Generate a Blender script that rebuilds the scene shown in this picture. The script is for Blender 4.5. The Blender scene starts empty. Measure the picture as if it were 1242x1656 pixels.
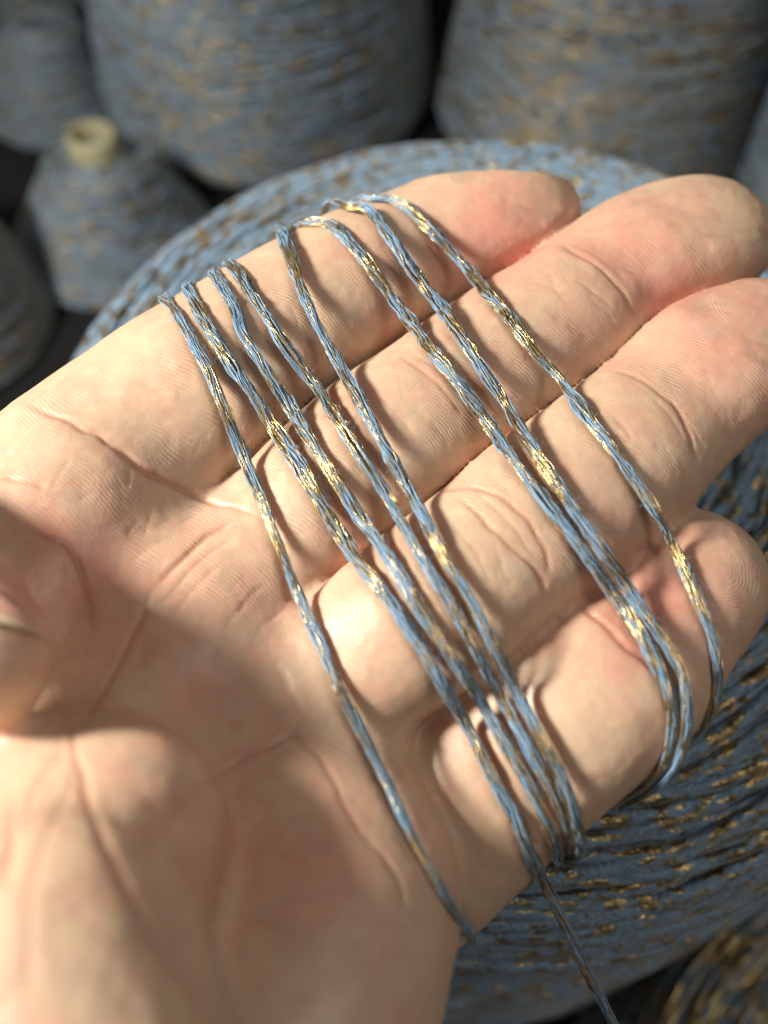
import bpy, math, random
import numpy as np

random.seed(7)
rng = np.random.default_rng(7)
scene = bpy.context.scene

# ------------------------------------------------------------------ camera
# lengths below are millimetres in the camera frame (x right, y up, z forward); the world is metres
FPX, W0, H0 = 1400.0, 1242.0, 1656.0          # focal length in photo pixels, photo size
PITCH = math.radians(58.0)
CAM_H = 0.270
SP, CP = math.sin(PITCH), math.cos(PITCH)
R3 = np.array([[1, 0, 0], [0, SP, CP], [0, CP, -SP]])      # rows: cam x, cam y, cam z in world axes

def to_world(P):
    P = np.asarray(P, float)
    return (P @ R3) * 0.001 + np.array([0, 0, CAM_H])

def ray(px, py):
    return np.stack([(np.asarray(px, float) - 621) / FPX, (828 - np.asarray(py, float)) / FPX,
                     np.ones_like(np.asarray(px, float))], -1)

cam_d = bpy.data.cameras.new('camera')
cam = bpy.data.objects.new('camera', cam_d)
scene.collection.objects.link(cam)
cam.location = (0, 0, CAM_H)
cam.rotation_euler = (math.radians(90) - PITCH, 0, 0)
cam_d.sensor_fit = 'VERTICAL'
cam_d.sensor_height = 24
cam_d.lens = 24 * FPX / H0
cam_d.clip_start, cam_d.clip_end = 0.005, 50
cam_d.dof.use_dof = True
cam_d.dof.focus_distance = 0.099
cam_d.dof.aperture_fstop = cam_d.lens / 2.5
scene.camera = cam

# ------------------------------------------------------------------ light
world = bpy.data.worlds.new('World'); scene.world = world; world.use_nodes = True
bg = world.node_tree.nodes['Background']
bg.inputs[0].default_value = (1.0, 0.94, 0.86, 1); bg.inputs[1].default_value = 0.14

def lamp(name, at, target, size, power, col):
    d = bpy.data.lights.new(name, 'AREA'); d.shape = 'DISK'; d.size = size; d.energy = power; d.color = col
    o = bpy.data.objects.new(name, d); scene.collection.objects.link(o)
    from mathutils import Vector
    o.location = at; o.rotation_euler = (Vector(target) - Vector(at)).to_track_quat('-Z', 'Y').to_euler()
    return o
HC = to_world([0, 0, 97])
LDIR = np.array([.83, -.32, .47]) @ R3; LDIR /= np.linalg.norm(LDIR)
lamp('work_lamp', tuple(HC - LDIR * 0.33), tuple(HC), 0.066, 2.65, (1.0, 0.945, 0.83))
lamp('ceiling_lamp', (0.75, -0.10, 1.30), (0.08, 0.06, 0.1), 0.6, 3.2, (1.0, 0.92, 0.80))

vs = scene.view_settings
vs.view_transform = 'Standard'; vs.look = 'None'; vs.gamma = 1; vs.exposure = 0.14
scene.cycles.use_denoising = True
scene.cycles.max_bounces = 5
scene.cycles.use_adaptive_sampling = True
scene.cycles.adaptive_threshold = 0.03

# ------------------------------------------------------------------ helpers
def link(name, me, mat=None, parent=None, smooth=True):
    o = bpy.data.objects.new(name, me); scene.collection.objects.link(o)
    if mat: me.materials.append(mat)
    if parent: o.parent = parent
    if smooth: me.polygons.foreach_set('use_smooth', np.ones(len(me.polygons), bool))
    return o

def mesh_np(name, V, Q):
    """quads or triangles from arrays, quick"""
    V = np.asarray(V, np.float32); Q = np.asarray(Q, np.int32)
    me = bpy.data.meshes.new(name); k = Q.shape[1]
    me.vertices.add(len(V)); me.vertices.foreach_set('co', V.ravel())
    me.loops.add(Q.size); me.loops.foreach_set('vertex_index', Q.ravel())
    me.polygons.add(len(Q))
    me.polygons.foreach_set('loop_start', np.arange(0, Q.size, k, dtype=np.int32))
    me.update(calc_edges=True)
    return me

def attr(me, name, data, typ='FLOAT'):
    a = me.attributes.new(name, typ, 'POINT')
    if typ == 'FLOAT': a.data.foreach_set('value', np.asarray(data, np.float32).ravel())
    else: a.data.foreach_set('color', np.asarray(data, np.float32).ravel())

def tag(o, label, cat, group=None):
    o['label'] = label; o['category'] = cat
    if group: o['group'] = group

def empty(name, loc=(0, 0, 0)):
    o = bpy.data.objects.new(name, None); scene.collection.objects.link(o); o.location = loc
    o.empty_display_size = 0.01
    return o

def vnoise(P, seed=0):
    """smooth value noise in [-1,1] for points (N,3)"""
    P = np.asarray(P, float); i = np.floor(P).astype(np.int64); f = P - i; f = f * f * (3 - 2 * f)
    def h(a, b, c):
        n = (a * 374761393 + b * 668265263 + c * 2147483647 + seed * 974711) & 0x7fffffff
        n = ((n ^ (n >> 13)) * 1274126177) & 0x7fffffff
        n = (n ^ (n >> 16)) & 0xffff
        return n / 32767.5 - 1
    out = 0
    for dx in (0, 1):
        for dy in (0, 1):
            for dz in (0, 1):
                w = (f[:, 0] if dx else 1 - f[:, 0]) * (f[:, 1] if dy else 1 - f[:, 1]) * (f[:, 2] if dz else 1 - f[:, 2])
                out = out + w * h(i[:, 0] + dx, i[:, 1] + dy, i[:, 2] + dz)
    return out

_NT = np.random.default_rng(5).uniform(-1, 1, 65536)
def noise1(s, seed=0):
    s = np.asarray(s, float).ravel(); i = np.floor(s).astype(np.int64); f = s - i; f = f * f * (3 - 2 * f)
    o = seed * 7919
    return _NT[(i + o) & 65535] * (1 - f) + _NT[(i + 1 + o) & 65535] * f

def resample(P, step):
    P = np.asarray(P, float)
    d = np.r_[0, np.cumsum(np.linalg.norm(np.diff(P, axis=0), axis=1))]
    n = max(2, int(d[-1] / step) + 1); s = np.linspace(0, d[-1], n)
    return np.stack([np.interp(s, d, P[:, k]) for k in range(P.shape[1])], 1), s

def smooth_path(P, it):
    P = P.copy()
    for _ in range(it):
        P[1:-1] = .25 * P[:-2] + .5 * P[1:-1] + .25 * P[2:]
    return P

# ---- node helper
def new_mat(name):
    m = bpy.data.materials.new(name); m.use_nodes = True
    nt = m.node_tree; b = nt.nodes['Principled BSDF']
    return m, nt, b
def N(nt, typ, **kw):
    n = nt.nodes.new(typ)
    for k, v in kw.items(): setattr(n, k, v)
    return n
def math_node(nt, op, a, b=None, clamp=False):
    n = N(nt, 'ShaderNodeMath', operation=op); n.use_clamp = clamp
    for k, v in ((0, a), (1, b)):
        if v is None: continue
        if isinstance(v, (int, float)): n.inputs[k].default_value = v
        else: nt.links.new(v, n.inputs[k])
    return n.outputs[0]
def mix_col(nt, fac, a, b, mode='MIX'):
    n = N(nt, 'ShaderNodeMix', data_type='RGBA', blend_type=mode)
    for s, v in ((n.inputs[0], fac), (n.inputs[6], a), (n.inputs[7], b)):
        if isinstance(v, (int, float)): s.default_value = v
        elif isinstance(v, tuple): s.default_value = (*v, 1) if len(v) == 3 else v
        else: nt.links.new(v, s)
    return n.outputs[2]
def geo_attr(nt, name, out=2):
    n = N(nt, 'ShaderNodeAttribute'); n.attribute_name = name
    return n.outputs[out]          # 0 colour, 1 vector, 2 fac

# ------------------------------------------------------------------ materials
def skin_material():
    m, nt, b = new_mat('skin')
    L = nt.links
    col = geo_attr(nt, 'tint', 0)
    tc = N(nt, 'ShaderNodeTexCoord')
    n1 = N(nt, 'ShaderNodeTexNoise'); n1.inputs['Scale'].default_value = 420; n1.inputs['Detail'].default_value = 4
    L.new(tc.outputs['Object'], n1.inputs['Vector'])
    mott = mix_col(nt, math_node(nt, 'MULTIPLY', math_node(nt, 'SUBTRACT', n1.outputs['Fac'], .48, True), 1.4), col, (0.58, 0.30, 0.21))
    L.new(mott, b.inputs['Base Color'])
    # skin ridges: the phase runs along the fingers and round each fingertip
    ph = geo_attr(nt, 'ridge')
    n2 = N(nt, 'ShaderNodeTexNoise'); n2.inputs['Scale'].default_value = 260; n2.inputs['Detail'].default_value = 2
    L.new(tc.outputs['Object'], n2.inputs['Vector'])
    warped = math_node(nt, 'ADD', ph, math_node(nt, 'MULTIPLY', n2.outputs['Fac'], 1.1))
    sn = math_node(nt, 'SINE', math_node(nt, 'MULTIPLY', warped, 2 * math.pi / .47))
    n3 = N(nt, 'ShaderNodeTexNoise'); n3.inputs['Scale'].default_value = 170; n3.inputs['Detail'].default_value = 2
    L.new(tc.outputs['Object'], n3.inputs['Vector'])
    amp = math_node(nt, 'MULTIPLY', math_node(nt, 'SUBTRACT', n3.outputs['Fac'], .36, True), 2.6)
    rid = math_node(nt, 'MULTIPLY', math_node(nt, 'MULTIPLY', sn, amp), geo_attr(nt, 'ridge_amount'))
    n4 = N(nt, 'ShaderNodeTexNoise'); n4.inputs['Scale'].default_value = 1500; n4.inputs['Detail'].default_value = 3
    L.new(tc.outputs['Object'], n4.inputs['Vector'])
    vor = N(nt, 'ShaderNodeTexVoronoi', feature='DISTANCE_TO_EDGE'); vor.inputs['Scale'].default_value = 900
    L.new(tc.outputs['Object'], vor.inputs['Vector'])
    cell = math_node(nt, 'MULTIPLY', math_node(nt, 'MINIMUM', vor.outputs['Distance'], .18), 1.1)
    wv = N(nt, 'ShaderNodeVectorMath', operation='MULTIPLY_ADD'); L.new(n2.outputs['Color'], wv.inputs[0]); wv.inputs[1].default_value = (.003,) * 3; L.new(tc.outputs['Object'], wv.inputs[2])
    for sc_, st_ in ((340, .10), (640, .24)):    # net of fine cross lines
        v2 = N(nt, 'ShaderNodeTexVoronoi', feature='DISTANCE_TO_EDGE'); v2.inputs['Scale'].default_value = sc_; L.new(wv.outputs[0], v2.inputs['Vector'])
        cell = math_node(nt, 'ADD', cell, math_node(nt, 'MULTIPLY', math_node(nt, 'MINIMUM', v2.outputs['Distance'], .05), st_ * 14))
    hgt = math_node(nt, 'ADD', math_node(nt, 'ADD', math_node(nt, 'MULTIPLY', rid, .34), cell), math_node(nt, 'MULTIPLY', n4.outputs['Fac'], .6))
    bp = N(nt, 'ShaderNodeBump'); bp.inputs['Strength'].default_value = 0.55; bp.inputs['Distance'].default_value = 0.00007
    L.new(hgt, bp.inputs['Height']); L.new(bp.outputs[0], b.inputs['Normal'])
    b.subsurface_method = 'BURLEY'
    rr = N(nt, 'ShaderNodeMapRange'); L.new(n3.outputs['Fac'], rr.inputs[0]); rr.inputs[1].default_value = .3; rr.inputs[2].default_value = .7; rr.inputs[3].default_value = .36; rr.inputs[4].default_value = .56
    L.new(rr.outputs[0], b.inputs['Roughness'])
    b.inputs['Specular IOR Level'].default_value = 0.5
    b.inputs['Subsurface Weight'].default_value = 0.42
    b.inputs['Subsurface Radius'].default_value = (1.0, 0.32, 0.16)
    b.inputs['Subsurface Scale'].default_value = 0.0016
    return m

def yarn_material(name, blue=(0.115, 0.235, 0.42), gold=(0.80, 0.50, 0.13), scale=900, fuzz=0.25, rough_g=.30, wound=None, rough_b=.5):
    """satin blue fibre with metallic gold tinsel, chosen by the vertex attribute 'gold'; 'shade' varies the dye"""
    m, nt, b = new_mat(name); L = nt.links
    tc = N(nt, 'ShaderNodeTexCoord')
    if wound is None:
        g = geo_attr(nt, 'gold'); sh = geo_attr(nt, 'shade')
    else:                                       # flecks follow the thread: 'run' is the length along it in mm
        def along(period, seed, ns):
            cx = N(nt, 'ShaderNodeCombineXYZ'); L.new(math_node(nt, 'DIVIDE', geo_attr(nt, 'run'), period), cx.inputs[0])
            L.new(math_node(nt, 'MULTIPLY', geo_attr(nt, 'round'), ns), cx.inputs[1]); cx.inputs[2].default_value = seed
            n = N(nt, 'ShaderNodeTexNoise'); n.inputs['Scale'].default_value = 1; n.inputs['Detail'].default_value = 1.5
            L.new(cx.outputs[0], n.inputs['Vector']); return n.outputs['Fac']
        zone = math_node(nt, 'ADD', math_node(nt, 'MULTIPLY', along(wound, 3.3, .8 if wound < 5 else .3), .75), math_node(nt, 'MULTIPLY', along(4.7 * wound, 8.1, 0), .25))
        mr = N(nt, 'ShaderNodeMapRange'); mr.interpolation_type = 'SMOOTHSTEP'
        L.new(math_node(nt, 'SUBTRACT', zone, geo_attr(nt, 'plain')), mr.inputs[0]); mr.inputs[1].default_value = .50; mr.inputs[2].default_value = .56
        g = mr.outputs[0]; sh = math_node(nt, 'MULTIPLY', math_node(nt, 'SUBTRACT', along(.47 * wound, 5.5, 1.5 if wound < 5 else .6), .30, True), 2.6, True)
    n1 = N(nt, 'ShaderNodeTexNoise'); n1.inputs['Scale'].default_value = scale; n1.inputs['Detail'].default_value = 3
    L.new(tc.outputs['Object'], n1.inputs['Vector'])
    c0 = mix_col(nt, sh, tuple(.5 * c for c in blue), tuple(min(1, 1.55 * c) for c in blue))
    c1 = mix_col(nt, math_node(nt, 'MULTIPLY', n1.outputs['Fac'], .55), c0, (0.30, 0.45, 0.60))
    gc = mix_col(nt, math_node(nt, 'POWER', sh, 1.0 if wound is None else 2.0), tuple((.36 if wound is None else .2) * c for c in gold), gold)
    L.new(mix_col(nt, g, c1, gc), b.inputs['Base Color'])
    L.new(math_node(nt, 'MULTIPLY', g, .92), b.inputs['Metallic'])
    r = N(nt, 'ShaderNodeMapRange'); L.new(g, r.inputs[0]); r.inputs[3].default_value = rough_b; r.inputs[4].default_value = rough_g
    L.new(r.outputs[0], b.inputs['Roughness'])
    b.inputs['Sheen Weight'].default_value = fuzz
    b.inputs['Sheen Roughness'].default_value = .4
    bp = N(nt, 'ShaderNodeBump'); bp.inputs['Strength'].default_value = .4; bp.inputs['Distance'].default_value = .00005
    n2 = N(nt, 'ShaderNodeTexNoise'); n2.inputs['Scale'].default_value = scale * 2.2; n2.inputs['Detail'].default_value = 2
    L.new(tc.outputs['Object'], n2.inputs['Vector'])
    hh = n2.outputs['Fac']
    if wound:                                   # fine filaments running along the thread
        hh = math_node(nt, 'ADD', math_node(nt, 'MULTIPLY', along(.9, 2.2, 3.0), 1.6), hh); bp.inputs['Distance'].default_value = .0003; bp.inputs['Strength'].default_value = .8
    L.new(hh, bp.inputs['Height']); L.new(bp.outputs[0], b.inputs['Normal'])
    return m

def plain_material(name, col, rough, noise_scale=60, vary=.3, **kw):
    m, nt, b = new_mat(name); L = nt.links
    tc = N(nt, 'ShaderNodeTexCoord')
    n1 = N(nt, 'ShaderNodeTexNoise'); n1.inputs['Scale'].default_value = noise_scale; n1.inputs['Detail'].default_value = 5
    L.new(tc.outputs['Object'], n1.inputs['Vector'])
    L.new(mix_col(nt, n1.outputs['Fac'], tuple(c * (1 - vary) for c in col), tuple(min(1, c * (1 + vary)) for c in col)), b.inputs['Base Color'])
    b.inputs['Roughness'].default_value = rough
    bp = N(nt, 'ShaderNodeBump'); bp.inputs['Strength'].default_value = .3; bp.inputs['Distance'].default_value = .0004
    L.new(n1.outputs['Fac'], bp.inputs['Height']); L.new(bp.outputs[0], b.inputs['Normal'])
    for k, v in kw.items(): b.inputs[k].default_value = v
    return m

M_SKIN = skin_material()
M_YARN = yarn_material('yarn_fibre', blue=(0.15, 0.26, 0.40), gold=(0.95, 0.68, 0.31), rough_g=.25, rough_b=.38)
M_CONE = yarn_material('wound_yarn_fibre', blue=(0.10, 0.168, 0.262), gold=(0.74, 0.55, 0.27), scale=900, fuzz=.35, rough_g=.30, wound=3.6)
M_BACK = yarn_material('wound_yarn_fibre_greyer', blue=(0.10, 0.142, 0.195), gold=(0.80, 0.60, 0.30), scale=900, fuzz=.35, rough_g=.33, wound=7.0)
M_BODY = plain_material('packed_yarn', (0.05, 0.065, 0.085), .8, 300, .5)
M_CORE = plain_material('core_paper', (0.38, 0.355, 0.22), .6, 90, .12)
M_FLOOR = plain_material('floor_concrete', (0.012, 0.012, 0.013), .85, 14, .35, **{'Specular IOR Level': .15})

# ------------------------------------------------------------------ floor
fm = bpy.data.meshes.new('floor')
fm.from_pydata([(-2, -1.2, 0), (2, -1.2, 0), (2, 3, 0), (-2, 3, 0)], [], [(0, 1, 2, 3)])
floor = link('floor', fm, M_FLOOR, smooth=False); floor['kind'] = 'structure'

# ------------------------------------------------------------------ hand: signed distance field
ZP, CT = 97.0, 0.60
NRM = np.array([0, CT, -1.0]); NRM /= np.linalg.norm(NRM)     # palm normal, towards the camera
FLAT = 0.86

def zplane(py):
    return ZP / (1 - (828 - np.asarray(py, float)) / FPX * CT)
def pt(px, py, dz=0.0):
    return ray(px, py) * (zplane(py) + dz)
def rad(py, dz, rpx):
    return rpx * (zplane(py) + dz) / FPX

FLAT_F = 0.70                                   # fingers are flatter than the palm
def stretch(P, flat=FLAT):
    return P + np.outer(P @ NRM, NRM) * (1 / flat - 1)

def chain(st, flat=FLAT, fine=0):
    """stations (px, py, dz, radius px) -> tapered segments in stretched space"""
    A = np.array([pt(a, b, c) for a, b, c, r in st]); R = np.array([rad(b, c, r) for a, b, c, r in st])
    A = stretch(A, flat)
    if fine:                                    # Catmull-Rom through the stations
        X = np.c_[A, R]; X = np.concatenate([2 * X[:1] - X[1:2], X, 2 * X[-1:] - X[-2:-1]]); out = []
        for i in range(1, len(X) - 2):
            for u in np.arange(fine) / fine:
                p0, p1, p2, p3 = X[i - 1:i + 3]
                out.append(.5 * (2 * p1 + (p2 - p0) * u + (2 * p0 - 5 * p1 + 4 * p2 - p3) * u * u + (3 * p1 - p0 - 3 * p2 + p3) * u ** 3))
        out.append(X[-2]); out = np.array(out); A, R = out[:, :3], out[:, 3]
    return [(A[i], A[i + 1], R[i], R[i + 1]) for i in range(len(A) - 1)]

FC = lambda st: chain([(a, b, c, r * 1.05) for a, b, c, r in st], FLAT_F, 3)
FINGERS = {
    'index': FC([(150, 745, 3, 150), (290, 655, 1, 158), (372, 592, 0, 144), (460, 527, 0, 131), (540, 478, 0, 125), (607, 437, 0, 117), (672, 405, 1, 106), (733, 378, 0, 103), (785, 360, -.5, 102), (833, 350, 0, 102)]),
    'middle': FC([(440, 880, 4, 118), (540, 785, 1.5, 122), (630, 705, 0, 121), (705, 652, 0, 116), (770, 607, 0, 117), (845, 552, 0, 114), (917, 504, 0, 109), (975, 458, .8, 104), (1045, 412, -.5, 108), (1132, 384, -.3, 110)]),
    'ring': FC([(570, 1080, 5, 122), (645, 1015, 2, 130), (720, 960, 0, 133), (800, 895, 0, 130), (875, 835, 0, 136), (945, 780, 0, 131), (1010, 727, 0, 127), (1080, 660, .8, 119), (1150, 597, -.5, 121), (1232, 552, -.3, 110)]),
    'little': FC([(600, 1400, 19, 160), (650, 1360, 17, 163), (760, 1268, 13, 156), (880, 1175, 7.5, 145), (960, 1112, 5, 139), (1008, 1074, 5, 130)]),
    'little_end': FC([(975, 1092, 7, 124), (1040, 1032, 6, 119), (1085, 977, 5.2, 117), (1120, 932, 5.2, 114)]),
}
FINGERS['index'] += FC([(834, 334, 0, 86), (846, 364, 0, 86)])       # blunt tip
PALM = (
    chain([(215, 745, 5, 140), (140, 810, 4, 162), (40, 950, 4, 175), (-180, 1260, 4, 220)]) +
    chain([(390, 950, 6, 112), (330, 1020, 6, 122), (230, 1160, 7, 135), (60, 1480, 5, 190)]) +
    chain([(515, 1150, 8, 112), (465, 1200, 9.5, 122), (390, 1330, 9.5, 145), (220, 1650, 6, 190)]) +
    chain([(505, 1250, 8.5, 92), (530, 1350, 7.5, 112), (550, 1445, 7, 142), (498, 1545, 6.5, 176), (430, 1680, 6, 188), (330, 1850, 3, 205)]) +
    chain([(300, 1870, 3, 225), (60, 2150, 6, 300), (-250, 2500, 10, 320)]) +                 # wrist
    chain([(60, 1480, 2, 260), (-80, 2100, 6, 330), (-330, 2480, 10, 320)])
)
THENAR = chain([(-60, 1290, 0.5, 145), (-10, 1420, -4, 175), (75, 1580, -14, 212), (150, 1790, -14, 240)]) + \
         chain([(140, 1290, -4, 130), (205, 1340, -7, 118), (185, 1440, -8.5, 105)]) + \
         chain([(-190, 1270, 7, 180), (-240, 1450, 2, 240), (-60, 1800, 0, 300)])
THUMB = chain([(-20, 1058, -16.5, 108), (-85, 978, -16, 104), (-180, 868, -13, 112), (-340, 740, -6, 140), (-540, 860, 2, 165), (-520, 1250, 8, 200), (-300, 1550, 8, 240)])

def seg_d(P, s):
    a, b, r1, r2 = s
    ab = b - a; L2 = float(ab @ ab); q = P - a.astype(np.float32)
    w = q @ ab.astype(np.float32); t = np.clip(w / L2, 0, 1)
    d2 = np.einsum('ij,ij->i', q, q) - 2 * t * w + t * t * L2
    return np.sqrt(np.maximum(d2, 0)) - (r1 + (r2 - r1) * t)
def smin(a, b, k):
    h = np.maximum(k - np.abs(a - b), 0) / k
    return np.minimum(a, b) - h * h * k * .25
def chain_d(P, segs, k):
    d = None
    for s in segs:
        e = seg_d(P, s); d = e if d is None else smin(d, e, k)
    return d

def finger_d(P, segs):
    """plain union of a finely divided chain, skipping points far from it"""
    a, b = segs[0][0], segs[-1][1]; mid = segs[len(segs) // 2][0]
    rm = max(max(x[2], x[3]) for x in segs)
    far = np.minimum(seg_d(P, (a, mid, rm, rm)), seg_d(P, (mid, b, rm, rm)))
    out = far + .0; near = np.where(far < 7)[0]
    if len(near):
        Q = P[near]; d = None
        for sg in segs:
            e = seg_d(Q, sg); d = e if d is None else smin(d, e, 1.2)
        out[near] = d
    return out

def sdf(P):
    S = stretch(P).astype(np.float32)
    SF = stretch(P, FLAT_F).astype(np.float32); kf = FLAT_F / FLAT
    ix, mi, ri, li, le = (kf * finger_d(SF, FINGERS[n]) for n in ('index', 'middle', 'ring', 'little', 'little_end'))
    palm = chain_d(S, PALM, 9.0)
    th = smin(chain_d(S, THENAR, 8.0), chain_d(S, THUMB, 2.5), 5.0)
    palm = smin(palm, th, 3.5)
    seam = lambda a, b, dep, w: np.minimum(a, b) + dep * np.exp(-((a - b) / w) ** 2)
    d = np.minimum(seam(ix, mi, 1.2, .9), seam(mi, ri, 1.2, .9))
    d = smin(d, palm, 3.2)
    lf = smin(li, le, 2.6)
    d = smin(d, lf, .6)
    return d * FLAT

def sdf_c(P, chunk=200000):
    return np.concatenate([sdf(P[i:i + chunk]) for i in range(0, len(P), chunk)])

TET = np.array([[1, -1, -1], [-1, -1, 1], [-1, 1, -1], [1, 1, 1.0]])
def grad(P, e=.12):
    g = sum(sdf_c(P + e * t)[:, None] * t for t in TET)
    return g / np.maximum(np.linalg.norm(g, axis=1, keepdims=True), 1e-9)

def project(P, it=3):
    for _ in range(it):
        d = sdf_c(P); g = grad(P)
        P = P - np.clip(d, -.6, .6)[:, None] * g
    return P

def surface_nets(lo, hi, h):
    n = np.ceil((hi - lo) / h).astype(int) + 1
    ax = [lo[k] + h * np.arange(n[k]) for k in range(3)]
    # coarse pass to skip empty space
    nc = (n + 3) // 4
    cx = [lo[k] + h * (4 * np.arange(nc[k]) + 1.5) for k in range(3)]
    C = np.stack(np.meshgrid(*cx, indexing='ij'), -1).reshape(-1, 3)
    dc = sdf_c(C).reshape(nc)
    near = np.abs(dc) < h * 5 + .6
    full = np.repeat(np.repeat(np.repeat(dc, 4, 0), 4, 1), 4, 2)[:n[0], :n[1], :n[2]].copy()
    m = np.repeat(np.repeat(np.repeat(near, 4, 0), 4, 1), 4, 2)[:n[0], :n[1], :n[2]].ravel()
    mi_ = np.unravel_index(np.where(m)[0], n); f = full.ravel()
    f[m] = sdf_c(np.stack([ax[k][mi_[k]] for k in range(3)], 1)); F = f.reshape(n)
    ins = F < 0
    c = ins[:-1, :-1, :-1].astype(np.int8)
    cnt = np.zeros(np.array(n) - 1, np.int8); 
    sl = lambda o: tuple(slice(o[k], n[k] - 1 + o[k]) for k in range(3))
    for dx in (0, 1):
        for dy in (0, 1):
            for dz in (0, 1): cnt += ins[sl((dx, dy, dz))]
    act = (cnt > 0) & (cnt < 8)
    corners = [(a, b, c) for a in (0, 1) for b in (0, 1) for c in (0, 1)]
    idx = np.argwhere(act); vid = -np.ones(act.shape, np.int64); vid[act] = np.arange(len(idx))
    pos = np.zeros((len(idx), 3)); w = np.zeros(len(idx))
    for o in corners:
        for k in range(3):
            if o[k]: continue
            q = list(o); q[k] = 1
            f0 = F[tuple((idx + o).T)]; f1 = F[tuple((idx + q).T)]
            cr = (f0 < 0) != (f1 < 0); t = np.where(cr, f0 / np.where(cr, f0 - f1, 1), 0)
            p = np.array(o)[None] + t[:, None] * (np.array(q) - np.array(o))[None]
            pos += p * cr[:, None]; w += cr
    V = lo + h * (idx + pos / w[:, None])
    Q = []
    for k in range(3):
        u, v = (k + 1) % 3, (k + 2) % 3
        a = [slice(None)] * 3; b = [slice(None)] * 3
        a[k] = slice(0, n[k] - 1); b[k] = slice(1, n[k])
        s0, s1 = ins[tuple(a)], ins[tuple(b)]
        e = np.argwhere(s0 != s1)
        e = e[(e[:, u] > 0) & (e[:, v] > 0) & (e[:, u] < n[u] - 1) & (e[:, v] < n[v] - 1)]
        flip = s0[tuple(e.T)]
        eu = np.zeros(3, int); eu[u] = 1; ev = np.zeros(3, int); ev[v] = 1
        i0 = vid[tuple(e.T)]; i1 = vid[tuple((e - eu).T)]; i2 = vid[tuple((e - eu - ev).T)]; i3 = vid[tuple((e - ev).T)]
        q = np.stack([i0, i1, i2, i3], 1); q[~flip] = q[~flip][:, ::-1]
        Q.append(q)
    return V, np.concatenate(Q)

def subdivide(V, Q):
    nV = len(V)
    E = np.concatenate([Q[:, [0, 1]], Q[:, [1, 2]], Q[:, [2, 3]], Q[:, [3, 0]]]); E.sort(axis=1)
    key = E[:, 0] * nV + E[:, 1]; uq, inv = np.unique(key, return_inverse=True)
    e0, e1 = uq // nV, uq % nV
    VE = .5 * (V[e0] + V[e1]); VF = V[Q].mean(1)
    m = len(Q); ei = inv.reshape(4, m) + nV; fi = np.arange(m) + nV + len(uq)
    Qn = np.concatenate([np.stack([Q[:, k], ei[k], fi, ei[k - 1]], 1) for k in range(4)])
    return np.concatenate([V, VE, VF]), Qn

def relax(V, Q, it):
    E = np.concatenate([Q[:, [0, 1]], Q[:, [1, 2]], Q[:, [2, 3]], Q[:, [3, 0]]])
    n = len(V); deg = np.bincount(E[:, 0], minlength=n).astype(float); deg[deg == 0] = 1
    for k in range(it):
        A = np.stack([np.bincount(E[:, 0], V[E[:, 1], j], minlength=n) for j in range(3)], 1) / deg[:, None]
        V = V + (.55 if k % 2 == 0 else -.5) * (A - V)
    return V
def mesh_normals(V, Q):
    fn = np.cross(V[Q[:, 2]] - V[Q[:, 0]], V[Q[:, 3]] - V[Q[:, 1]]); n = np.zeros_like(V)
    for j in range(3):
        n[:, j] = sum(np.bincount(Q[:, k], fn[:, j], minlength=len(V)) for k in range(4))
    return n / np.maximum(np.linalg.norm(n, axis=1, keepdims=True), 1e-12)

def px_of(P):
    return np.stack([621 + FPX * P[:, 0] / P[:, 2], 828 - FPX * P[:, 1] / P[:, 2]], 1)

lo = np.array([-75.0, -92, 38]); hi = np.array([66.0, 46, 150])
HV, HQ = surface_nets(lo, hi, 0.57)
HV = project(HV, 2); HV = relax(HV, HQ, 4)
HV, HQ = subdivide(HV, HQ); HV = relax(HV, HQ, 6)
def soften_creases(V, Q, it=32):
    """smooth only the sharp valleys between fingers, where the grid leaves teeth"""
    E = np.concatenate([Q[:, [0, 1]], Q[:, [1, 2]], Q[:, [2, 3]], Q[:, [3, 0]]])
    n = len(V); deg = np.bincount(E[:, 0], minlength=n).astype(float); deg[deg == 0] = 1
    avg = lambda X: np.stack([np.bincount(E[:, 0], X[E[:, 1], j], minlength=n) for j in range(X.shape[1])], 1) / deg[:, None]
    m = (np.linalg.norm(avg(V) - V, axis=1) > .02).astype(float)[:, None]
    for _ in range(3): m = np.maximum(m, avg(m))
    m = np.clip(m * 2, 0, 1)
    for _ in range(it): V = V + m * .6 * (avg(V) - V)
    return V
HV = soften_creases(HV, HQ)
HN = mesh_normals(HV, HQ)
if (HN[:2000] * grad(HV[:2000])).sum() < 0: HQ = HQ[:, ::-1]; HN = -HN
HPX = px_of(HV)
facing = np.clip(-(HN * HV).sum(1) / np.linalg.norm(HV, axis=1) * 1.6, 0, 1)
facing *= (HN @ NRM > -.25)

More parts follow.
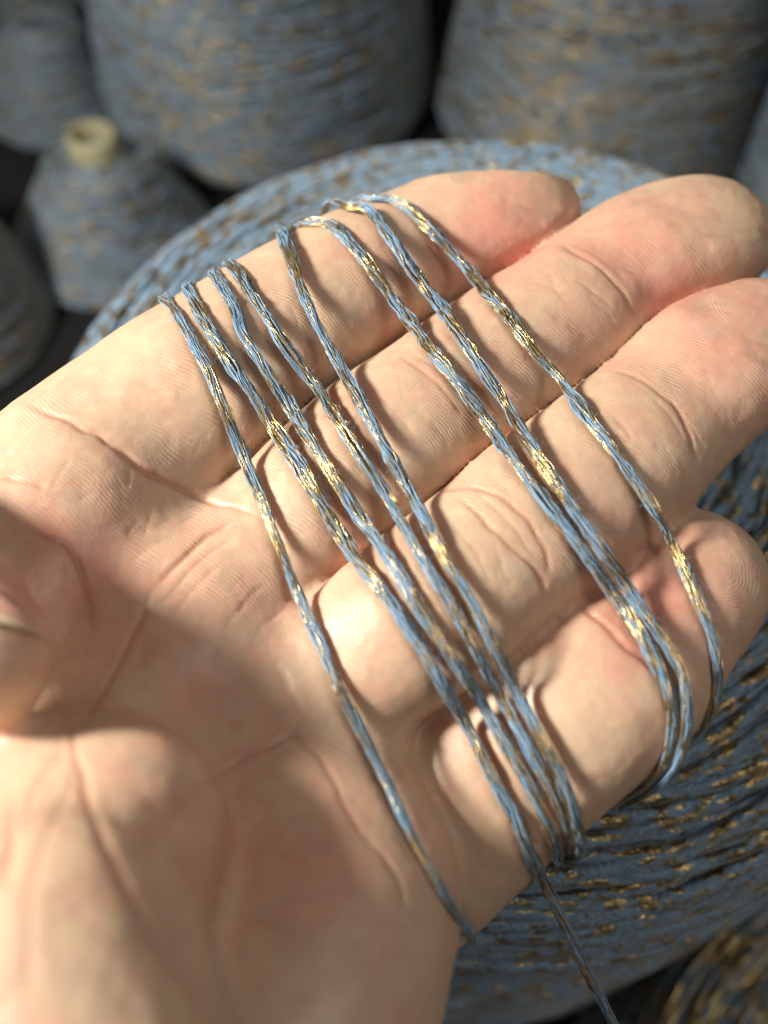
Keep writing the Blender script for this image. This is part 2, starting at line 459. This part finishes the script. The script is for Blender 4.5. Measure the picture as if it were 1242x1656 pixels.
STRANDS = [  # photo positions, full width px at top / bottom, extension round the hand at top and bottom (mm)
    ([(262, 478), (280, 495), (305, 540), (340, 605), (375, 690), (408, 770), (425, 812), (440, 850), (465, 920), (495, 990), (520, 1045), (548, 1112), (585, 1185), (612, 1238), (640, 1295), (670, 1360), (705, 1422), (740, 1482), (775, 1526)], 24, 20, 14, 0, 0.0),
    ([(300, 460), (330, 520), (375, 592), (420, 652), (454, 707), (488, 760), (532, 835), (580, 910), (630, 970), (667, 1025), (709, 1092), (738, 1143), (777, 1214), (806, 1275), (832, 1318), (856, 1377), (886, 1438), (913, 1495), (944, 1563), (967, 1607), (995, 1662), (1050, 1770)], 26, 27, 14, 0, 0.0),
    ([(345, 440), (360, 462), (380, 497), (393, 541), (427, 595), (464, 649), (496, 703), (525, 747), (556, 795), (586, 842), (617, 883), (647, 930), (674, 977), (705, 1025), (738, 1075), (769, 1119), (796, 1163), (822, 1211), (842, 1245), (869, 1296), (896, 1353), (905, 1392)], 26, 24, 14, 16, 0.0),
    ([(366, 424), (383, 434), (400, 463), (431, 511), (454, 548), (485, 592), (522, 639), (558, 696), (588, 744), (620, 792), (647, 839), (671, 883), (701, 933), (732, 981), (752, 1018), (776, 1065), (796, 1102), (822, 1150), (850, 1200), (880, 1256), (905, 1305), (918, 1340)], 26, 22, 14, 16, 0.0),
    ([(454, 372), (468, 409), (485, 460), (505, 511), (536, 568), (563, 612), (596, 673), (615, 710), (640, 754), (661, 795), (684, 832), (705, 879), (732, 920), (762, 971), (784, 1015), (806, 1060), (832, 1110), (858, 1164), (890, 1221), (916, 1275), (932, 1330)], 25, 24, 14, 16, 0.6),
    ([(494, 362), (525, 355), (549, 372), (576, 402), (610, 446), (640, 490), (674, 534), (705, 575), (738, 615), (769, 657), (798, 698), (832, 745), (860, 783), (890, 822), (920, 860), (950, 902), (974, 936), (1008, 984), (1034, 1020), (1056, 1062), (1076, 1106), (1089, 1150), (1088, 1180)], 27, 26, 12, 16, 0.0),
    ([(566, 335), (593, 331), (610, 356), (637, 392), (664, 433), (694, 473), (722, 507), (752, 555), (782, 600), (816, 650), (846, 702), (876, 748), (903, 785), (927, 825), (958, 866), (984, 903), (1011, 943), (1038, 987), (1065, 1025), (1092, 1065), (1107, 1099), (1111, 1136)], 27, 28, 10, 16, 0.5),
    ([(598, 322), (630, 318), (661, 335), (691, 365), (725, 402), (755, 433), (782, 467), (822, 511), (852, 555), (890, 595), (920, 632), (948, 672), (976, 706), (1005, 744), (1032, 785), (1059, 825), (1082, 866), (1103, 910), (1122, 952), (1142, 1001), (1157, 1045), (1160, 1072)], 24, 25, 10, 16, 0.0),
]

# ---- creases: polylines on the skin (photo position, width mm, depth mm, redness)
CREASES = [
    ([(190, 730), (243, 766), (280, 785), (315, 800), (352, 813), (372, 818)], 1.0, .9, .3),
    ([(30, 645), (98, 675), (162, 706), (210, 740), (243, 766), (315, 800), (350, 812)], .75, .75, .5),
    ([(98, 672), (150, 690), (190, 716), (215, 745)], .6, .25, .3),
    ([(345, 812), (385, 820), (420, 830)], .7, .35, .3),
    ([(250, 950), (282, 918), (310, 890), (340, 862), (385, 842)], .9, .75, .35),
    ([(265, 975), (305, 925), (345, 890), (380, 870)], .5, .3, .2),
    ([(275, 1000), (320, 945), (365, 905)], .45, .22, .15),
    ([(250, 948), (222, 1010), (190, 1075), (160, 1130), (122, 1192)], .8, .7, .5),
    ([(82, 1090), (100, 1145), (118, 1195), (134, 1260), (160, 1345), (198, 1425), (255, 1520), (345, 1645), (400, 1720)], .7, .6, .45),
    ([(118, 1195), (88, 1230), (58, 1270), (35, 1325), (15, 1410), (0, 1440)], .55, .3, .4),
    ([(125, 1225), (110, 1285), (80, 1340), (58, 1400), (48, 1440), (48, 1510), (40, 1640)], .55, .3, .4),
    ([(25, 1290), (22, 1330), (10, 1400), (-10, 1430)], .8, .6, .2),
    ([(135, 1225), (150, 1300), (175, 1370)], .45, .25, .15),
    ([(40, 840), (78, 865), (112, 882), (132, 925), (142, 975), (150, 1030)], .8, .45, 1.0),
    ([(0, 772), (40, 780), (75, 790)], .7, .35, .5),
    ([(485, 1185), (420, 1211), (358, 1248), (331, 1268), (290, 1305), (250, 1346), (216, 1400)], .55, .5, .4),
    ([(420, 1215), (470, 1187), (500, 1208), (530, 1240), (552, 1290), (575, 1335), (600, 1372)], .7, .6, .4),
    ([(470, 1187), (486, 1150), (465, 1105), (440, 1070)], 1.4, .5, .1),
    ([(300, 1420), (360, 1465), (430, 1500), (520, 1530)], .6, .3, .2),
    ([(450, 1230), (400, 1260), (340, 1330)], .5, .2, .2),
    ([(560, 1590), (600, 1560), (650, 1540)], .5, .22, .1),
    ([(585, 1345), (610, 1370), (640, 1410), (660, 1470)], .7, .5, .2),
    ([(644, 575), (684, 599), (722, 632), (749, 672)], .6, .35, .5),
    ([(660, 568), (705, 592), (748, 630)], .45, .2, .3),
    ([(598, 625), (630, 650), (655, 690)], .5, .15, .2),
    ([(892, 392), (925, 404), (957, 419), (998, 460), (1022, 495), (1038, 530)], .6, .6, .45),
    ([(915, 390), (965, 408), (1012, 455)], .4, .2, .3),
    ([(985, 400), (1010, 420), (1035, 437)], .3, -.12, 0),
    ([(998, 392), (1020, 412), (1042, 430)], .3, -.12, 0),
    ([(691, 800), (722, 789), (756, 785), (811, 800), (856, 840), (881, 882), (890, 930)], .6, .55, .6),
    ([(740, 800), (791, 850), (836, 890), (871, 925), (891, 972)], .6, .5, .5),
    ([(770, 795), (830, 850), (868, 900)], .4, .3, .3),
    ([(730, 840), (775, 900), (800, 950)], .5, .2, .2),
    ([(980, 597), (1010, 600), (1038, 609), (1092, 653), (1116, 703), (1133, 748)], .6, .55, .5),
    ([(1040, 600), (1085, 640), (1110, 680), (1140, 720)], .4, .22, .3),
    ([(930, 978), (944, 987), (971, 1004), (1011, 1042), (1062, 1085)], .8, .6, .9),
    ([(955, 985), (985, 1005), (1015, 1035)], .4, -.2, 0),
    ([(690, 395), (718, 425), (738, 470)], .9, .35, .4),
    ([(520, 470), (555, 505), (580, 560)], .7, .2, .3),
    ([(825, 375), (838, 362), (850, 350)], .5, .12, .3),
    ([(700, 455), (728, 462), (748, 490)], .5, .2, .2),
]
fr = random.Random(3)
for x0, y0, x1, y1, ang, n_ in [(0, 1180, 320, 1650, 62, 26), (60, 700, 480, 1080, -38, 30), (300, 1200, 650, 1640, 25, 26), (240, 940, 480, 1180, -50, 12), (30, 800, 240, 1080, 60, 12),
                                (380, 480, 620, 640, 52, 12), (600, 600, 800, 720, 50, 12), (680, 780, 920, 960, 48, 16), (880, 380, 1060, 540, 50, 10), (980, 600, 1160, 740, 50, 10), (640, 1200, 1000, 1380, 55, 16)]:
    for _ in range(n_):
        x, y = fr.uniform(x0, x1), fr.uniform(y0, y1); a = math.radians(ang + fr.gauss(0, 22)); l = fr.uniform(25, 90)
        b_ = fr.gauss(0, .22)
        CREASES.append(([(x + l * u * math.cos(a + b_ * u), y + l * u * math.sin(a + b_ * u)) for u in (-.5, -.2, .2, .5)], fr.uniform(.3, .5), fr.uniform(.06, .2), fr.uniform(0, .25)))
CREASES += [(st[0], 2.4, .8, .12) for st in STRANDS]      # flesh gives a little under the yarn
disp = np.zeros(len(HV)); red = np.zeros(len(HV))
wob = vnoise(np.c_[HPX / 26, np.zeros(len(HV))], 3)
for pl, wmm, dep, rd in CREASES:
    pl = np.array(pl, float)
    # round the polyline
    q, _ = resample(pl, 6 if len(pl) < 15 else 14); q = smooth_path(q, 6 if len(pl) < 15 else 2)
    bb0, bb1 = q.min(0) - 70, q.max(0) + 70
    sel = np.where((HPX > bb0).all(1) & (HPX < bb1).all(1) & (facing > .02))[0]
    if not len(sel): continue
    X = HPX[sel] + 2.5 * np.stack([wob[sel], -wob[sel]], 1)
    best = np.full(len(sel), 1e9); tt = np.zeros(len(sel))
    for i in range(len(q) - 1):
        a, b = q[i], q[i + 1]; ab = b - a
        t = np.clip(((X - a) @ ab) / (ab @ ab), 0, 1)
        d = np.hypot(*(X - a - t[:, None] * ab).T)
        u = d < best; best[u] = d[u]; tt[u] = (i + t[u]) / (len(q) - 1)
    dmm = best * HV[sel, 2] / FPX
    taper = np.clip(np.minimum(tt, 1 - tt) * 6 + .12, 0, 1)
    g = np.exp(-(dmm / (wmm * .36)) ** 2); wide = np.exp(-(dmm / (wmm * 2.2)) ** 2)
    disp[sel] += -dep * taper * (g * .40 + wide * .09) * facing[sel]
    red[sel] = np.maximum(red[sel], rd * taper * (.75 * np.exp(-(dmm / (wmm * .6)) ** 2) + .35 * np.exp(-(dmm / (wmm * 2)) ** 2)))
# soft unevenness of flesh
disp += .09 * vnoise(HV / 6.5, 11) + .06 * vnoise(HV / 2.4, 12) + .03 * vnoise(HV / .9, 13)
HVd = HV + disp[:, None] * HN

# ---- colour of the skin itself
base = np.array([0.535, 0.375, 0.262])
tint = np.tile(base, (len(HV), 1))
BLOBS = [(820, 365, 85, .75), (735, 420, 50, .3), (1050, 410, 95, .7), (1190, 580, 85, .75), (1080, 960, 95, .75), (990, 1040, 60, .3),
         (150, 930, 80, .5), (60, 880, 80, .35), (420, 1380, 150, .5), (300, 1060, 120, .3), (330, 900, 80, .25), (560, 900, 70, .2), (270, 600, 60, .3), (640, 500, 40, .15),
         (20, 970, 50, .5), (620, 700, 50, .2), (100, 1080, 50, .2)]
pk = np.zeros(len(HV))
for x, y, s, a in BLOBS:
    pk += a * np.exp(-(((HPX - [x, y]) ** 2).sum(1)) / (2 * (s * .8) ** 2))
pk = np.clip(pk * 1.15 + .02 + .26 * vnoise(HV / 4.5, 21) + .22 * vnoise(HV / 1.6, 25), 0, 1)
tint += pk[:, None] * (np.array([0.61, 0.26, 0.20]) - tint)
yl = np.clip(.5 * vnoise(HV / 9, 22) + .25 * vnoise(HV / 3, 23), 0, 1)
tint += yl[:, None] * (np.array([0.64, 0.48, 0.32]) - tint) * .6
tint += np.clip(red, 0, 1)[:, None] * (np.array([0.36, 0.15, 0.10]) - tint) * .75
tint *= (1 + .06 * vnoise(HV / 1.6, 24) + .05 * vnoise(HV / .7, 26))[:, None]

# ---- ridge phase
e_axis = np.cross(NRM, [1, 0, 0]); e_axis /= np.linalg.norm(e_axis)
if e_axis[1] < 0: e_axis = -e_axis
U, Vv = HV[:, 0], HV @ e_axis
fd = np.array([.84, .54])
ph = (U * fd[0] + Vv * fd[1]) + .42 * (-U * fd[1] + Vv * fd[0]) + 1.6 * vnoise(HV / 9, 31)
for x, y in [(850, 345), (1120, 370), (1215, 560), (1140, 925)]:
    c = pt(x, y); d = np.hypot(U - c[0], (Vv - c @ e_axis) * 1.25)
    w = np.clip((11.5 - d) / 4, 0, 1); w = w * w * (3 - 2 * w)
    ph = ph * (1 - w) + w * (d + ph.mean())
amt = np.clip(facing * 1.2, 0, 1) * np.clip(1.1 + .5 * vnoise(HV / 12, 33), .35, 1.3)

hm = mesh_np('hand', to_world(HVd), HQ)
attr(hm, 'tint', np.c_[tint, np.ones(len(tint))], 'FLOAT_COLOR')
attr(hm, 'ridge', ph); attr(hm, 'ridge_amount', amt)
hand = link('hand', hm, M_SKIN)
tag(hand, 'open left hand, palm up, with yarn wound round its fingers', 'hand')

# ---- ray march on to the hand (for what lies on it)
def march(px, py, off=0.0):
    D = ray(px, py); D = D / np.linalg.norm(D, axis=1, keepdims=True)
    t = np.full(len(D), 45.0); hit = np.ones(len(D), bool)
    for _ in range(90):
        d = sdf_c(D * t[:, None]) - off
        t += np.clip(d, -2, 6) * .85
        t = np.minimum(t, 260)
    P = D * t[:, None]
    return P, np.abs(sdf_c(P) - off) < .25

# ---- thumb nail (a thin curved plate on the thumb, its free edge pale)
nu, nv = 40, 16
gx = np.linspace(-105, 88, nu)
free = np.interp(gx, [-105, -40, 0, 45, 70, 88], [1006, 1002, 1006, 1018, 1027, 1038])
back = np.interp(gx, [-105, -40, 0, 34, 68, 88], [925, 940, 962, 990, 1020, 1037])
PXg = np.repeat(gx[:, None], nv, 1); PYg = back[:, None] + (free - back)[:, None] * np.linspace(0.02, 1, nv)[None]
NP, ok = march(PXg.ravel(), PYg.ravel(), .85)
NP = NP * np.minimum(1, 73.5 / NP[:, 2:3])              # never reaches back past the thumb's flank
NP = NP.reshape(nu, nv, 3)
bottom = NP + .55 * (NP / np.linalg.norm(NP, axis=2, keepdims=True))
Vn = np.concatenate([NP.reshape(-1, 3), bottom.reshape(-1, 3)])
I = np.arange(nu * nv).reshape(nu, nv); K = I + nu * nv
q = [np.stack([I[:-1, :-1], I[:-1, 1:], I[1:, 1:], I[1:, :-1]], -1).reshape(-1, 4), np.stack([K[:-1, :-1], K[1:, :-1], K[1:, 1:], K[:-1, 1:]], -1).reshape(-1, 4)]
for a, b in ((I[:, -1], K[:, -1]), (K[:, 0], I[:, 0])):
    q.append(np.stack([a[:-1], b[:-1], b[1:], a[1:]], -1))
for a, b in ((K[-1], I[-1]), (I[0], K[0])):
    q.append(np.stack([a[:-1], b[:-1], b[1:], a[1:]], -1))
nm = mesh_np('thumbnail', to_world(Vn), np.concatenate(q))
tv = np.tile(np.linspace(0, 1, nv)[None], (nu, 1)).ravel(); tv = np.r_[tv, tv]
fe = np.clip((tv - .66) / .10, 0, 1)[:, None]
ncol = (1 - fe) * np.array([0.62, 0.33, 0.26]) + fe * np.array([0.70, 0.60, 0.40])
attr(nm, 'tint', np.c_[ncol, np.ones(len(ncol))], 'FLOAT_COLOR')
mn, nt, b = new_mat('nail')
nt.links.new(geo_attr(nt, 'tint', 0), b.inputs['Base Color'])
nn = N(nt, 'ShaderNodeTexNoise'); nn.inputs['Scale'].default_value = 500
bp = N(nt, 'ShaderNodeBump'); bp.inputs['Strength'].default_value = .25; bp.inputs['Distance'].default_value = .0001
nt.links.new(nn.outputs['Fac'], bp.inputs['Height']); nt.links.new(bp.outputs[0], b.inputs['Normal'])
b.inputs['Roughness'].default_value = .38; b.inputs['Subsurface Weight'].default_value = .3; b.inputs['Subsurface Scale'].default_value = .0008
nail = link('thumbnail', nm, mn, hand); nail['label'] = 'pale edged thumbnail'

# ------------------------------------------------------------------ yarn wound round the fingers
def tubes(paths, radii, sides=5):
    """paths (n, m, 3), radii (n, m) -> one mesh's arrays"""
    Pn = np.asarray(paths, float); n, m, _ = Pn.shape
    T = np.gradient(Pn, axis=1); T /= np.maximum(np.linalg.norm(T, axis=2, keepdims=True), 1e-9)
    ref = np.zeros_like(T); ref[..., 0] = .31; ref[..., 1] = -.2; ref[..., 2] = .93
    A = np.cross(T, ref); A /= np.maximum(np.linalg.norm(A, axis=2, keepdims=True), 1e-9); B = np.cross(T, A)
    th = np.arange(sides) * 2 * math.pi / sides
    V = Pn[:, :, None] + radii[:, :, None, None] * (np.cos(th)[None, None, :, None] * A[:, :, None] + np.sin(th)[None, None, :, None] * B[:, :, None])
    idx = np.arange(n * m * sides).reshape(n, m, sides); r = np.roll(idx, -1, 2)
    Q = np.stack([idx[:, :-1], r[:, :-1], r[:, 1:], idx[:, 1:]], -1).reshape(-1, 4)
    return V.reshape(-1, 3), Q

def taut(P, s, lift):
    """string pulled over the bumps: height over the palm plane follows its upper hull, loosely"""
    h = P @ NRM
    hull = [0]
    for i in range(1, len(h)):
        while len(hull) > 1 and (h[hull[-1]] - h[hull[-2]]) * (s[i] - s[hull[-1]]) <= (h[i] - h[hull[-1]]) * (s[hull[-1]] - s[hull[-2]]): hull.pop()
        hull.append(i)
    return np.interp(s, s[hull], h[hull])

def geodesics(P, D, off, length=16, step=.7):
    """many paths at once, each going straight on over the skin"""
    out = []
    for _ in range(int(length / step)):
        P = P + D * step
        for _ in range(2):
            g = grad(P); P = P - (sdf_c(P) - off)[:, None] * g
        D = D - (D * g).sum(1, keepdims=True) * g; D /= np.linalg.norm(D, axis=1, keepdims=True)
        out.append(P.copy())
    return np.array(out)

yarn = empty('wound_yarn', tuple(to_world([0, 0, 97])))
tag(yarn, 'blue and gold tinsel yarn wound in eight passes round the fingers', 'yarn')

def strand_path(pts, ext0, ext1, lift):
    q, _ = resample(np.array(pts, float), 5); q = smooth_path(q, 8)
    P, ok = march(q[:, 0], q[:, 1], .32 + lift)
    good = np.where(ok)[0]
    # beyond the hand the yarn hangs on from the last point that touches it
    i0, i1 = good[0], good[-1]
    Z = P[:, 2].copy()
    core = P[i0:i1 + 1]; s = np.r_[0, np.cumsum(np.linalg.norm(np.diff(core, axis=0), axis=1))]
    okc = ok[i0:i1 + 1]
    h = taut(core[okc], s[okc], lift); h = np.interp(s, s[okc], h)
    D = ray(q[i0:i1 + 1, 0], q[i0:i1 + 1, 1])
    hs = core @ NRM
    ds = s[-1] / len(s); wn = max(1, int(2.0 / ds)); pad = np.pad(hs, wn, mode='edge')
    env = np.max(np.stack([pad[j:j + len(hs)] for j in range(2 * wn + 1)]), axis=0); env = smooth_path(env[:, None], 22)[:, 0]
    h = np.minimum(h, np.maximum(env, hs) + .25); h = smooth_path(h[:, None], 16)[:, 0]
    t = h / (D @ NRM)                      # same photo position, taut height
    C = D * t[:, None]
    return C, q, i0, i1

def lay_strand(pts, w0, w1, ext0, ext1, lift):
    C, q, i0, i1 = strand_path(pts, ext0, ext1, lift)
    if not ext1 and i1 < len(q) - 1:       # loose tail: leaves the hand and drops a little
        D = ray(q[i1 + 1:, 0], q[i1 + 1:, 1]); n = len(D)
        z = C[-1, 2] + (C[-1, 2] - C[-6, 2]) / 5 * np.arange(1, n + 1) * .25 + .0 * np.arange(n)
        C = np.concatenate([C, D * z[:, None]])
    return C

def make_strand(k, C, w0, w1, ends):
    C, s = resample(C, .36); C = smooth_path(C, 14)
    m = len(C); L = s[-1]
    T = np.gradient(C, axis=0); T /= np.linalg.norm(T, axis=1, keepdims=True)
    up = grad(C); up = smooth_path(up, 40)
    side = np.cross(T, up); side /= np.maximum(np.linalg.norm(side, axis=1, keepdims=True), 1e-6); up = np.cross(side, T)
    wmm = np.interp(s, [0, L], [w0, w1]) * C[:, 2] / FPX * .385
    wmm = wmm * (1 + .20 * noise1(s / 4.2, 40 + k) + .10 * noise1(s / 1.7, 60 + k))
    wmm = wmm * (1 - .28 * np.clip(1 - s / 14, 0, 1) * (ends[0] > 0) - .28 * np.clip(1 - (L - s) / 16, 0, 1) * (ends[1] > 0))   # pulled tight where it turns the edge
    tmm = wmm * .55
    nf = 46
    paths, rr, gold, shade = [], [], [], []
    tw = .7 * noise1(s / 13, 80 + k)                     # the whole section turns to and fro
    for f in range(nf):
        inner = f % 3 == 2
        a0 = f * 2.399963
        rad_f = (.55 if inner else .90) * (1 + .20 * noise1(s / 2.2, 100 + 31 * k + f))
        lay = (1 if f % 2 else -1) * s * (.02 + .05 * random.random())      # filaments cross one another
        ang = a0 + lay + tw + .55 * noise1(s / 3.4, 300 + 31 * k + f)
        x = wmm * rad_f * np.cos(ang); y = tmm * rad_f * np.sin(ang)
        # knit loops: kinks every few mm
        x = x + .06 * noise1(s / .9, 700 + 31 * k + f); y = y + .08 * np.abs(noise1(s / 1.3, 900 + 31 * k + f))
        paths.append(C + side * x[:, None] + up * y[:, None])
        r0 = .068 + .035 * random.random()
        rr.append(np.full(m, r0) * (1 + .18 * noise1(s / 1.1, 1200 + f)))
        zone = noise1(s / 4.4, 1500 + k) * .48 + noise1(s / 3.0 + f * 3.7, 1600 + k) * .9 + .15 * math.cos(a0 * 2)
        gold.append(1 / (1 + np.exp(-(zone - .08) * 22)))
        shade.append(np.clip(.5 + .45 * noise1(s / 3.1, 1800 + 31 * k + f) + .25 * noise1(s / .8, 2000 + f), 0, 1))
    paths = np.array(paths); rr = np.array(rr)
    V, Q = tubes(paths, rr, 3)
    G = np.repeat(np.array(gold).ravel(), 3); S = np.repeat(np.array(shade).ravel(), 3)
    # fluff: short fibre ends standing off the yarn
    hp, hr = [], []
    nh = int(L * 6)
    at = rng.integers(4, m - 4, nh); at = at[(s[at] > ends[0]) & (s[at] < L - ends[1])]
    if k == 0: at = np.r_[at, rng.integers(m - 16, m - 2, 70)]
    for i in at:
        a = rng.uniform(0, 2 * math.pi); o = side[i] * math.cos(a) + up[i] * abs(math.sin(a)) * .9
        d = o + T[i] * rng.normal(0, 1.0); d /= np.linalg.norm(d)
        ln = rng.uniform(.2, .6); b = rng.normal(0, .35, 3)
        tt = np.linspace(0, 1, 5)[:, None]
        st = C[i] + o * wmm[i] * .8
        hp.append(st + d * ln * tt + b * tt * tt); hr.append(np.full(5, .008))
    V2, Q2 = tubes(np.array(hp), np.array(hr), 3)
    me = mesh_np('strand', to_world(np.concatenate([V, V2])) - np.array(yarn.location), np.concatenate([Q, Q2 + len(V)]))
    attr(me, 'gold', np.r_[G, np.zeros(len(V2))]); attr(me, 'shade', np.r_[S, np.full(len(V2), .8)])
    return link('strand', me, M_YARN, yarn)

LAID = [lay_strand(*st) for st in STRANDS]
jobs = []
for k, (C, st) in enumerate(zip(LAID, STRANDS)):
    unit = lambda v: v / np.linalg.norm(v)
    if st[3]: jobs.append((k, 0, C[0], unit(unit(C[0] - C[3]) + (np.array([.3, .2, 1.6]) if k > 4 else np.array([0, 0, .5]))), .32 + st[5], st[3]))
    if st[4]: jobs.append((k, 1, C[-1], unit(C[-1] - C[-4]), .32 + st[5], st[4]))
G = geodesics(np.array([j[2] for j in jobs]), np.array([j[3] for j in jobs]), np.array([j[4] for j in jobs]))
for n_, (k, end, _, _, _, ln) in enumerate(jobs):
    g = G[:int(ln / .7), n_]
    LAID[k] = np.concatenate([LAID[k], g]) if end else np.concatenate([g[::-1], LAID[k]])
for k, st in enumerate(STRANDS):
    o = make_strand(k, LAID[k], st[1], st[2], (st[3], st[4] * 1.3))
    if k == 0: o['label'] = 'strand with the frayed cut end'
    if k == 1: o['label'] = 'strand with the loose tail hanging off the hand'

# ------------------------------------------------------------------ cones of yarn
def profile(Rb, Rt, H, t, rnd=12.0):
    """radius and height along the wound body: rounded foot, tapering side, round shoulder, gently domed top (t 0..1)"""
    q = rnd * H / 150; a = np.linspace(0, 1, 9)[1:] * math.pi / 2
    pr = [Rb - q * .8] + list(Rb - q * .8 + q * .8 * np.sin(a)) + list(Rt - q + q * np.cos(a)) + [Rt * .62, Rt * .30]
    pz = [0.0] + list(q * .8 * (1 - np.cos(a))) + list(H - q + q * np.sin(a)) + [H + 2.0, H + 5.0]
    pr = np.array(pr); pz = np.array(pz); d = np.r_[0, np.cumsum(np.hypot(np.diff(pr), np.diff(pz)))]; d /= d[-1]
    return np.interp(t, d, pr), np.interp(t, d, pz)

def cone_mesh(seed, Rb, Rt, H, turns_per=9.0, traverses=26, seg=88, thr=1.0, sides=5, gold_bias=.18, cap=True, core=None, out=21, rnd=12.0, mat=None):
    """one long thread laid to and fro over the cone, later passes on top of earlier ones (mm, origin at the foot)"""
    r_ = np.random.default_rng(seed)
    n = int(turns_per * traverses * seg)
    u = np.arange(n) / seg
    trav = u / turns_per
    tri = 1 - np.abs((trav % 2) - 1)
    t = np.clip(.01 + .98 * tri + .006 * noise1(u / .23, seed) + .03 * noise1(u / 6, seed + 1), 0.002, .998)
    th = u * 2 * math.pi
    r, z = profile(Rb, Rt, H, t, rnd)
    lay = 1.8 * thr * (trav / traverses); r = r + lay + .75 * thr * noise1(u / .16, seed + 2) + .5 * thr * noise1(u / 1.3, seed + 3)
    z = z + lay * np.clip((z - H * .9) / (H * .1), 0, 1) + .5 * thr * noise1(u / .11, seed + 4)
    P = np.stack([r * np.cos(th), r * np.sin(th), z], 1)
    s = np.r_[0, np.cumsum(np.linalg.norm(np.diff(P, axis=0), axis=1))]
    V, Q = tubes(P[None], (thr * (1 + .22 * noise1(s / 5, seed + 5)))[None], sides)
    me = mesh_np('wound_thread', V * .001, Q)
    attr(me, 'run', np.repeat(s, sides)); attr(me, 'round', np.tile(np.abs(np.arange(sides) - sides / 2), n))
    attr(me, 'plain', np.full(n * sides, gold_bias))
    me.materials.append(mat or M_CONE)
    # packed yarn beneath
    tt = np.linspace(0, 1, 40); rr, zz = profile(Rb, Rt, H, tt, rnd); rr = rr - .5 * thr
    zz = zz - .4 * thr; rr = np.r_[0.01, rr, .01]; zz = np.r_[1.0, zz, H + 4]
    body = lathe('packed_body', rr, zz, 72); body.materials.append(M_BODY)
    # core tube sticking out at the top and foot
    rc = core or Rt * .34
    hr = np.array([rc * 1.15, rc * 1.15, rc, rc * .93, rc * .90, rc * .78, rc * .74, rc * .70, rc * .72, rc * .8])
    hz = np.array([.5, 6, H * .8, H + out * .66, H + out, H + out + 1.5, H + out + .5, H + out * .75, H + 2, H * .6])
    core_me = lathe('core_tube', hr, hz, 48, close=False); core_me.materials.append(M_CORE)
    return me, body, core_me

def lathe(name, r, z, n, close=False):
    a = np.arange(n) * 2 * math.pi / n; m = len(r)
    V = np.stack([np.outer(r, np.cos(a)), np.outer(r, np.sin(a)), np.repeat(np.asarray(z, float)[:, None], n, 1)], -1).reshape(-1, 3)
    i = np.arange(m * n).reshape(m, n); j = np.roll(i, -1, 1)
    Q = np.stack([i[:-1], j[:-1], j[1:], i[1:]], -1).reshape(-1, 4)
    return mesh_np(name, V * .001, Q)

def place_cone(meshes, loc, label, rotz=0, tilt=(0, 0), scale=1, group='cones of blue and gold yarn standing on the floor'):
    root = empty('yarn_cone', loc); root.rotation_euler = (tilt[0], tilt[1], rotz); root.scale = (scale,) * 3
    tag(root, label, 'yarn cone', group)
    for nme, me in zip(('wound_thread', 'packed_body', 'core_tube'), meshes):
        o = bpy.data.objects.new(nme, me); scene.collection.objects.link(o); o.parent = root
        me.polygons.foreach_set('use_smooth', np.ones(len(me.polygons), bool))
    return root

def floor_at(px, py, zworld=0.0):
    """world point at height zworld under a photo position"""
    d = ray(px, py) @ R3; t = (zworld - CAM_H) / d[2]
    return np.array([0, 0, CAM_H]) + d * t

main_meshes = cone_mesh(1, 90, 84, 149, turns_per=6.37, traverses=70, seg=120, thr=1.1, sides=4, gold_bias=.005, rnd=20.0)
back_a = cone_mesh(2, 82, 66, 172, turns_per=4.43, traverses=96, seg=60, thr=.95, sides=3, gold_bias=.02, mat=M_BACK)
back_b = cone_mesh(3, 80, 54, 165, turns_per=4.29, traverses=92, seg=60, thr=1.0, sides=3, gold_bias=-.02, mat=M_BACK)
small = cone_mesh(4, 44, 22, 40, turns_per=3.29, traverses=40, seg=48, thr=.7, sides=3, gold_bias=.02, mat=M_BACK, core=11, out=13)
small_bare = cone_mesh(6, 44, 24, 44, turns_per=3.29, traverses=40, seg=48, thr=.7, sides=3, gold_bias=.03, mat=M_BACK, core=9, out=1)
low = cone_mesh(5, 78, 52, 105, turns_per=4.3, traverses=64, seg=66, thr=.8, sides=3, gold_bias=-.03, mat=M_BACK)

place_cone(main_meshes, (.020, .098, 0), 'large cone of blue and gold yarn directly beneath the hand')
def by_base(px, py, meshes, label, **k):
    c = floor_at(px, py); return place_cone(meshes, (c[0], c[1], 0), label, **k)
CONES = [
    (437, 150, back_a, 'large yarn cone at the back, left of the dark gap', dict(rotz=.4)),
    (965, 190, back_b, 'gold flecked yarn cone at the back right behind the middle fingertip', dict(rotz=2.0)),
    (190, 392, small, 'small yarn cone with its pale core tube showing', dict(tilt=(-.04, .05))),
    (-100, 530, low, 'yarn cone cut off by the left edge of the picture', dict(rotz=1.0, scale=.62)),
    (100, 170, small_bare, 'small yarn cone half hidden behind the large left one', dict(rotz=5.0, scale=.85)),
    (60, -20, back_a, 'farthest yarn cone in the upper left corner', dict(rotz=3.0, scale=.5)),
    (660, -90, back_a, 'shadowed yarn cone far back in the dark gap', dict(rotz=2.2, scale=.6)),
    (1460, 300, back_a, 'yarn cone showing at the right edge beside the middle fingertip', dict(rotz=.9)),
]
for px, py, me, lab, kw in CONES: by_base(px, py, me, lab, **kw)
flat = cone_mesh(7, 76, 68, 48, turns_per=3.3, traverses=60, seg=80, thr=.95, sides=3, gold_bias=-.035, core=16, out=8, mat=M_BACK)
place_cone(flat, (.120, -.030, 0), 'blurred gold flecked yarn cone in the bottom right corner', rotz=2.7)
